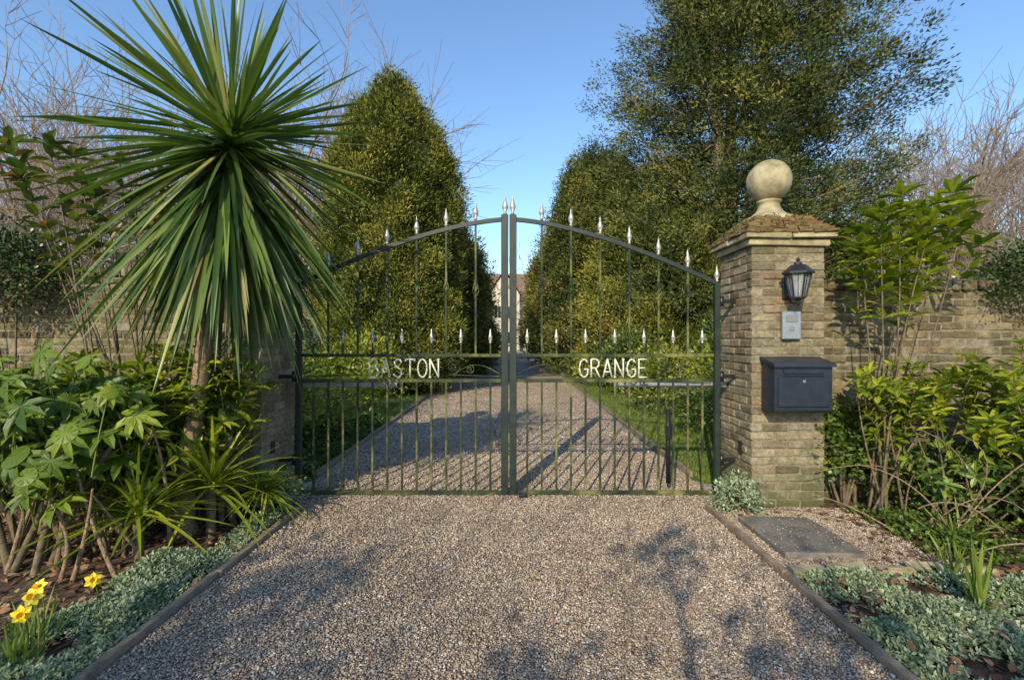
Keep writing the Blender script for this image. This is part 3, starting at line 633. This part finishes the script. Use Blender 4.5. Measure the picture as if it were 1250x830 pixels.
def fatsia(name,base,tips,R=.2):
    a=Acc(); base=np.array(base,float)
    for t in tips:
        t=np.array(t,float); b0=base+[rng.normal(0,.12),rng.normal(0,.1),0]; 
        m_=b0*.4+t*.6+np.array([rng.normal(0,.06),rng.normal(0,.06),.0]); q=np.linspace(.5,1,7)[:,None]
        P=(1-q)**2*b0+2*q*(1-q)*m_+q**2*t; tube(a,P,np.linspace(.005,.003,7),5,2)
        n=nrm(np.array([(t[0]-base[0])*.5-.1,-.7,1.0])+rng.normal(0,.42,3)); k=8; r=R*rng.uniform(.6,1.15)
        an=np.linspace(-2.5,2.5,k)+rng.normal(0,.06,k); rv=rng.random()
        f=nrm(np.array([t[0]-base[0],t[1]-base[1],-.3])+rng.normal(0,.4,3)); u=nrm(f-np.dot(f,n)*n); v=np.cross(n,u)
        D=u*np.cos(an)[:,None]+v*np.sin(an)[:,None]-n*rng.uniform(.1,.4); ll=r*(.72+.28*np.cos(an*.6))
        leaves(a,np.repeat(t[None],k,0),D,np.repeat(n[None],k,0),ll,r*.3,0,np.clip(rv*.7+rng.random(k)*.3,0,1),'leaf')
        th=np.linspace(-2.6,2.6,15); V=np.concatenate([t[None]+n*.001,t+ (u*np.cos(th)[:,None]+v*np.sin(th)[:,None]-n*.16)*r*.4]); F=np.array([[0,i,i+1] for i in range(1,15)])
        a.add(V,[F],0,rv*.7+.15,True)
    for s in range(7): 
        e=base+[rng.normal(0,.3),rng.normal(0,.12),rng.uniform(.6,.95)]; b0=base+[rng.normal(0,.22),rng.normal(0,.1),0]; tube(a,[b0,(b0+e)/2+[rng.normal(0,.05),0,.03],e],[.024,.02,.014],7,1)
    return a.build(name,[M['fatsia'],M['stem'],M['grass']])
fatsia('fatsia_shrub',(-3.05,3.2,0),np.concatenate([ell(80,(-3.15,3.2,1.05),(.72,.4,.42)),ell(24,(-3.0,3.1,.75),(.55,.3,.3))]),.185)
fatsia('fatsia_shrub',(-3.6,3.4,0),ell(30,(-3.75,3.5,1.05),(.5,.35,.4)),.19)
fatsia('fatsia_shrub',(-2.4,3.95,0),ell(18,(-2.3,3.95,1.2),(.35,.2,.25)),.13)

tips=[(2.98,4.15,2.42),(3.12,4.1,2.6),(3.3,4.1,2.72),(3.45,4.15,2.55),(3.6,4.1,2.66),(3.2,4.15,2.3),(3.45,4.1,2.32),(3.05,4.1,2.2),(3.72,4.1,2.45),(3.3,4.1,2.1),(2.95,4.1,2.25),(3.55,4.1,2.15),(3.15,4.1,2.0),(3.2,4.0,2.5),(3.38,4.0,2.45),(3.65,4.2,2.3),(3.0,4.2,2.05),(3.4,4.1,1.9),(3.5,4.0,2.55),(3.85,4.1,2.6),(3.25,4.15,2.62),(3.05,4.0,2.5),(3.95,4.1,2.3),(3.75,4.1,2.75)]
whorl_shrub('loquat_shrub',(3.15,4.15,0),tips,9,.19,.062,'bright',.08,.012,.5,4,full=.3,bs=.04)
whorl_shrub('rhododendron_shrub',(3.6,4.0,0),ell(50,(3.45,4.0,1.08),(.7,.25,.34)),7,.12,.043,'bright',full=.1,bs=.2)
whorl_shrub('rhododendron_shrub',(4.3,3.9,0),ell(55,(4.15,3.8,1.03),(.6,.3,.45)),7,.14,.048,'bright',full=.1,bs=.2)
whorl_shrub('rhododendron_shrub',(3.3,4.1,0),ell(22,(3.1,4.1,1.0),(.28,.15,.42)),6,.11,.04,'bright',full=.15)
whorl_shrub('rhododendron_shrub',(3.9,3.9,0),ell(45,(3.85,3.85,.45),(.75,.3,.26)),6,.1,.038,'ivy',full=.1,bs=.3)
a=Acc()
for i in range(18):
    b0=np.array([rng.uniform(2.95,4.3),rng.uniform(3.5,4.1),0]); e=b0+[rng.normal(.1,.6),rng.normal(-.25,.2),rng.uniform(.05,.9)]; m_=(b0+e)/2+[rng.normal(0,.25),rng.normal(0,.1),rng.uniform(.1,.5)]
    q=np.linspace(0,1,9)[:,None]; tube(a,(1-q)**2*b0+2*q*(1-q)*m_+q**2*e,np.linspace(.007,.0025,9),4,0)
for p in([(3.6,3.5,.05),(3.1,3.3,.5),(2.6,3.1,.42)],[(3.3,3.6,0),(2.9,3.4,.55),(2.5,3.5,.6)],[(3.8,3.2,.02),(3.2,3.0,.35),(2.9,3.1,.1)]):
    p=np.array(p); q=np.linspace(0,1,12)[:,None]; tube(a,(1-q)**2*p[0]+2*q*(1-q)*p[1]+q**2*p[2],np.linspace(.009,.003,12),5,0)
a.build('dry_stems',[M['palmtrunk']])
a=Acc()
for i in range(14):
    b0=np.array([rng.uniform(-3.6,-2.4),rng.uniform(3.0,3.6),0]); e=b0+[rng.normal(0,.25),rng.normal(-.05,.1),rng.uniform(.5,1.0)]; m_=(b0+e)/2+[rng.normal(0,.1),0,rng.uniform(0,.1)]
    q=np.linspace(0,1,9)[:,None]; tube(a,(1-q)**2*b0+2*q*(1-q)*m_+q**2*e,np.linspace(.016,.006,9),6,0)
a.build('shrub_stems',[M['palmtrunk']])

# ------------------------------------------------------------ palm (cordyline)
a=Acc()
tr=np.array([(-2.55,3.75,0),(-2.52,3.75,.5),(-2.44,3.74,1.0),(-2.36,3.72,1.5),(-2.26,3.69,2.0),(-2.16,3.66,2.5),(-2.12,3.65,3.0)])
zz=np.linspace(0,3.0,60); P=np.stack([np.interp(zz,tr[:,2],tr[:,i]) for i in range(3)],-1); rr=np.interp(zz,[0,.1,.6,3],[.11,.075,.06,.055])*(1+.07*np.sin(zz*55)+rng.normal(0,.03,60))
tube(a,P,rr,12,1)
A=np.array([-2.12,3.65,2.96])
def sph(n,e0,e1): 
    az=np.arange(n)*2.39996+rng.normal(0,.2,n); el=np.radians(rng.uniform(e0,e1,n)); return np.stack([np.cos(el)*np.cos(az),np.cos(el)*np.sin(az),np.sin(el)],-1)
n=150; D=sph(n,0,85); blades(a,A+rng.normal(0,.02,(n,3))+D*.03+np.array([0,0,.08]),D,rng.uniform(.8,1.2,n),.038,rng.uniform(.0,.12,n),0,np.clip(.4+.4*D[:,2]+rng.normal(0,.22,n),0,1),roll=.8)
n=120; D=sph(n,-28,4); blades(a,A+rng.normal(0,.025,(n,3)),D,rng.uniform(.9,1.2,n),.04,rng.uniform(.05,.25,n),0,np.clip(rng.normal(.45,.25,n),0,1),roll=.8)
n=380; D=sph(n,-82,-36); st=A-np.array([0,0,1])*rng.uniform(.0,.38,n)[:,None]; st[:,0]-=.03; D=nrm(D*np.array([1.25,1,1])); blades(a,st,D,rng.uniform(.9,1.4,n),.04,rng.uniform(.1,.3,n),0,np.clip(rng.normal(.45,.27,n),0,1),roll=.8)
n=70; D=sph(n,-86,-50); blades(a,A-np.array([.03,0,.35]),D,rng.uniform(.85,1.15,n),.035,.05,2)
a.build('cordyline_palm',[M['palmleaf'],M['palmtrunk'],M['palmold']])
def spiky(name,c,n,L,W,e0,e1,mat='palmleaf',dr=(.1,.5)):
    a=Acc(); D=sph(n,e0,e1); c=np.array(c,float); blades(a,c+rng.normal(0,.02,(n,3)),D,rng.uniform(.6,1.1,n)*L,W,rng.uniform(*dr,n),0,None)
    if c[2]>.1: tube(a,[(c[0],c[1],0),c],[.035,.03],8,1)
    return a.build(name,[M[mat],M['stem']])
spiky('cordyline_shrub',(-2.3,3.7,.38),105,.78,.026,-10,80,'bright'); spiky('cordyline_shrub',(-2.55,3.3,.3),90,.68,.024,-10,80,'bright')
spiky('cordyline_shrub',(-2.05,4.0,.22),110,.5,.016,0,80,'bright',(.3,.7)); spiky('cordyline_shrub',(-2.85,3.55,.75),60,.7,.028,10,85,'palmleaf')
spiky('iris_clump',(2.52,2.62,0.),16,.5,.022,60,88,'grass',(0,.25)); spiky('iris_clump',(2.75,3.0,0.),14,.38,.018,50,88,'grass',(0,.3)); spiky('iris_clump',(3.2,3.5,0.),40,.42,.016,30,85,'grass',(.1,.5))

a=Acc(); 
for c,k in(((-2.22,2.18,0),45),((-2.35,2.35,0),35)):
    D=sph(k,50,86); blades(a,np.array(c)+rng.normal(0,.04,(k,3))*np.array([1,1,0]),D,rng.uniform(.2,.32,k),.011,rng.uniform(.02,.3,k),0)
for (fx,fy,fz) in((-2.2,2.17,.27),(-2.13,2.15,.36),(-2.27,2.62,.2),(-2.3,2.35,.3)):
    tube(a,[(fx-.02,fy+.04,0),(fx,fy+.03,fz*.6),(fx,fy+.01,fz)],.0035,5,0)
    f=nrm(np.array([.4+rng.normal(0,.5),-1,.15+rng.normal(0,.3)])); u=nrm(np.cross(f,[0,0,1.])); v=np.cross(u,f); an=np.arange(6)*math.pi/3+rng.random()
    Dp=u*np.cos(an)[:,None]+v*np.sin(an)[:,None]+f*.05; c=np.array([fx,fy,fz]); leaves(a,np.repeat(c[None],6,0),Dp,np.repeat(f[None],6,0),.042,.03,1,None,'leaf')
    k=10; ring=[]
    th=np.arange(k)*2*np.pi/k
    for rr_,dd in((.007,0),(.009,.012),(.015,.022)): ring.append(c+f*dd+(u*np.cos(th)[:,None]+v*np.sin(th)[:,None])*rr_)
    V=np.concatenate(ring); i=np.arange(2)[:,None]*k;j=np.arange(k)[None];j2=(j+1)%k; a.add(V,[np.stack([i+j,i+j2,i+k+j2,i+k+j],-1).reshape(-1,4)],2,.5,True)
a.build('daffodils',[M['grass'],M['daff'],M['daffc']])

def cover(name,x0,x1,y0,y1,n,mat='silver',L=.028,W=.014,hmax=.11,gap=.15):
    a=Acc(); nc=n//9; x=rng.uniform(x0,x1,nc); y=rng.uniform(y0,y1,nc)
    h=.5+.25*np.sin(x*9+y*5)+.25*np.sin(x*4-y*11+1); k=rng.random(nc)<np.clip(h*1.6+gap,0,1); x,y,h=x[k],y[k],h[k]
    edge=np.minimum(np.minimum(x-x0,x1-x),np.minimum(y-y0,y1-y)); h=h*np.clip(edge/.12,.15,1)
    C=np.stack([x,y,.015+hmax*h*rng.uniform(.5,1,len(x))],-1); i=np.repeat(np.arange(len(C)),9)
    D=rng.normal(size=(len(i),3)); D[:,2]=np.abs(D[:,2])*.7; D=nrm(D); P=C[i]+rng.normal(0,.006,(len(i),3))
    leaves(a,P,D,nrm(rng.normal(0,.4,(len(i),3))+[0,0,1]),L*rng.uniform(.6,1.2,len(i)),W,0,np.clip(rng.random(len(C))[i]*.6+rng.random(len(i))*.4,0,1),'quad')
    return a.build(name,[M[mat]])
cover('silver_groundcover',-2.45,-1.9,2.0,3.35,38000,gap=0); cover('silver_groundcover',1.78,3.6,1.9,3.05,70000,gap=-.1)
cover('silver_groundcover',-2.15,-1.93,3.3,4.2,9000)
cover('green_groundcover',-2.35,-2.2,5.3,7.5,6000,'ivy',.05,.03,.15); cover('green_groundcover',-3.6,-2.25,5.3,9,14000,'ivy',.06,.035,.18); cover('green_groundcover',2.9,4.6,3.2,4.3,9000,'ivy',.04,.025,.12)
cover('green_groundcover',2.3,3.6,2.0,3.1,5000,'ivy',.04,.03,.13,-.9)
a=Acc(); n=2600; x=np.concatenate([rng.uniform(-4.5,-1.9,n),rng.uniform(1.78,4.8,n)]); y=rng.uniform(1.9,4.3,2*n); k=~((x>1.7)&(x<2.6)&(y>3.1)&(y<4.3)&(rng.random(2*n)<.9)); x,y=x[k],y[k]
leaves(a,np.stack([x,y,rng.uniform(.008,.03,len(x))],-1),nrm(rng.normal(size=(len(x),3))*[1,1,.25]),nrm(rng.normal(0,.3,(len(x),3))+[0,0,1]),rng.uniform(.03,.075,len(x)),rng.uniform(.02,.04,len(x)),0,None,'leaf')
n=120; leaves(a,np.stack([rng.uniform(-1.8,1.65,n),rng.uniform(2,4.6,n),np.full(n,.02)],-1),nrm(rng.normal(size=(n,3))*[1,1,.15]),nrm(rng.normal(0,.2,(n,3))+[0,0,1]),.025,.014,0,None,'leaf')
n=90; leaves(a,np.stack([rng.uniform(1.8,3.4,n),rng.uniform(2,3.0,n),rng.uniform(.08,.12,n)],-1),nrm(rng.normal(size=(n,3))*[1,1,.25]),nrm(rng.normal(0,.3,(n,3))+[0,0,1]),.05,.03,0,None,'leaf')
a.build('fallen_leaves',[M['litter']])
a=Acc(); n=45000; x=np.concatenate([rng.uniform(1.98,4.6,n),rng.uniform(-4.5,-2.2,n//3)]); y=5.05+11*rng.random(len(x))**1.6
D=nrm(np.stack([rng.normal(0,.35,len(x)),rng.normal(0,.35,len(x)),np.ones(len(x))],-1)); leaves(a,np.stack([x,y,np.zeros(len(x))],-1),D,rdir(len(x)),rng.uniform(.03,.07,len(x)),.007,0)
a.build('lawn_grass',[M['grass']])

# ------------------------------------------------------------ trees behind the viewpoint (real trees whose shade dapples the entrance)
def leafy(name,x,y,H,cr,cz,ncl,per,mat='dark',L=.12,W=.07,sp=.26):
    a=Acc(); tube(a,[(x,y,0),(x+.1,y,H*.3),(x,y+.1,H*.75)],[.16,.12,.05],9,1); C=ell(ncl,(x,y,cz),cr,.4)
    for i in range(0,ncl):
        s=np.array([x,y,min(C[i,2]*.75,H*.7)]); tube(a,[s,(s+C[i])/2+[0,0,.1],C[i]],[.04,.025,.01],5,1)
    clump_leaves(a,C,nrm(C-np.array([x,y,cz])),per,sp,L,W,0,rng.random(ncl))
    return a.build(name,[M[mat],M['bark']])
leafy('holm_oak_tree',-4.3,-4.2,4.9,(1.5,.7,1.0),3.45,26,130,L=.1,W=.06,sp=.15)
leafy('holm_oak_tree',-1.5,-4.5,4.9,(1.5,.7,1.0),3.5,24,130,L=.1,W=.06,sp=.15)
leafy('holm_oak_tree',-4.7,-2.3,2.9,(.9,.6,.7),1.75,34,120,L=.1,W=.06,sp=.17)
put(bm[1],'bare_tree',-4.5,-8.5,.9,1.0)

# ------------------------------------------------------------ light, sky, camera
EL=29; AZ=20
w=bpy.data.worlds.new('World'); SC.world=w; w.use_nodes=True; nt=w.node_tree; bg=nt.nodes['Background']
sk=nt.nodes.new('ShaderNodeTexSky'); sk.sky_type='NISHITA'; sk.sun_disc=False; sk.sun_elevation=math.radians(EL); sk.sun_rotation=math.radians(180+AZ)
sk.air_density=1.15; sk.dust_density=.6; sk.ozone_density=1.8
c=mixc(nt,1.0,sk.outputs[0],(1.2,1.42,1.62),'MULTIPLY')
nt.links.new(c,bg.inputs[0]); bg.inputs[1].default_value=.15
L=bpy.data.lights.new('sun','SUN'); L.energy=5.0; L.angle=math.radians(.5); L.color=(1,.86,.62)
lo=bpy.data.objects.new('sun',L); SC.collection.objects.link(lo)
ts=Vector((-math.sin(math.radians(AZ))*math.cos(math.radians(EL)),-math.cos(math.radians(AZ))*math.cos(math.radians(EL)),math.sin(math.radians(EL))))
lo.rotation_euler=ts.to_track_quat('Z','Y').to_euler()
cd=bpy.data.cameras.new('camera'); cd.sensor_width=36; cd.lens=17; cd.clip_end=1500; cd.clip_start=.05
co=bpy.data.objects.new('camera',cd); co.location=(0,0,1.5); co.rotation_euler=(math.pi/2,0,0); SC.collection.objects.link(co); SC.camera=co
SC.view_settings.view_transform='Standard'; SC.view_settings.look='None'; SC.view_settings.exposure=0
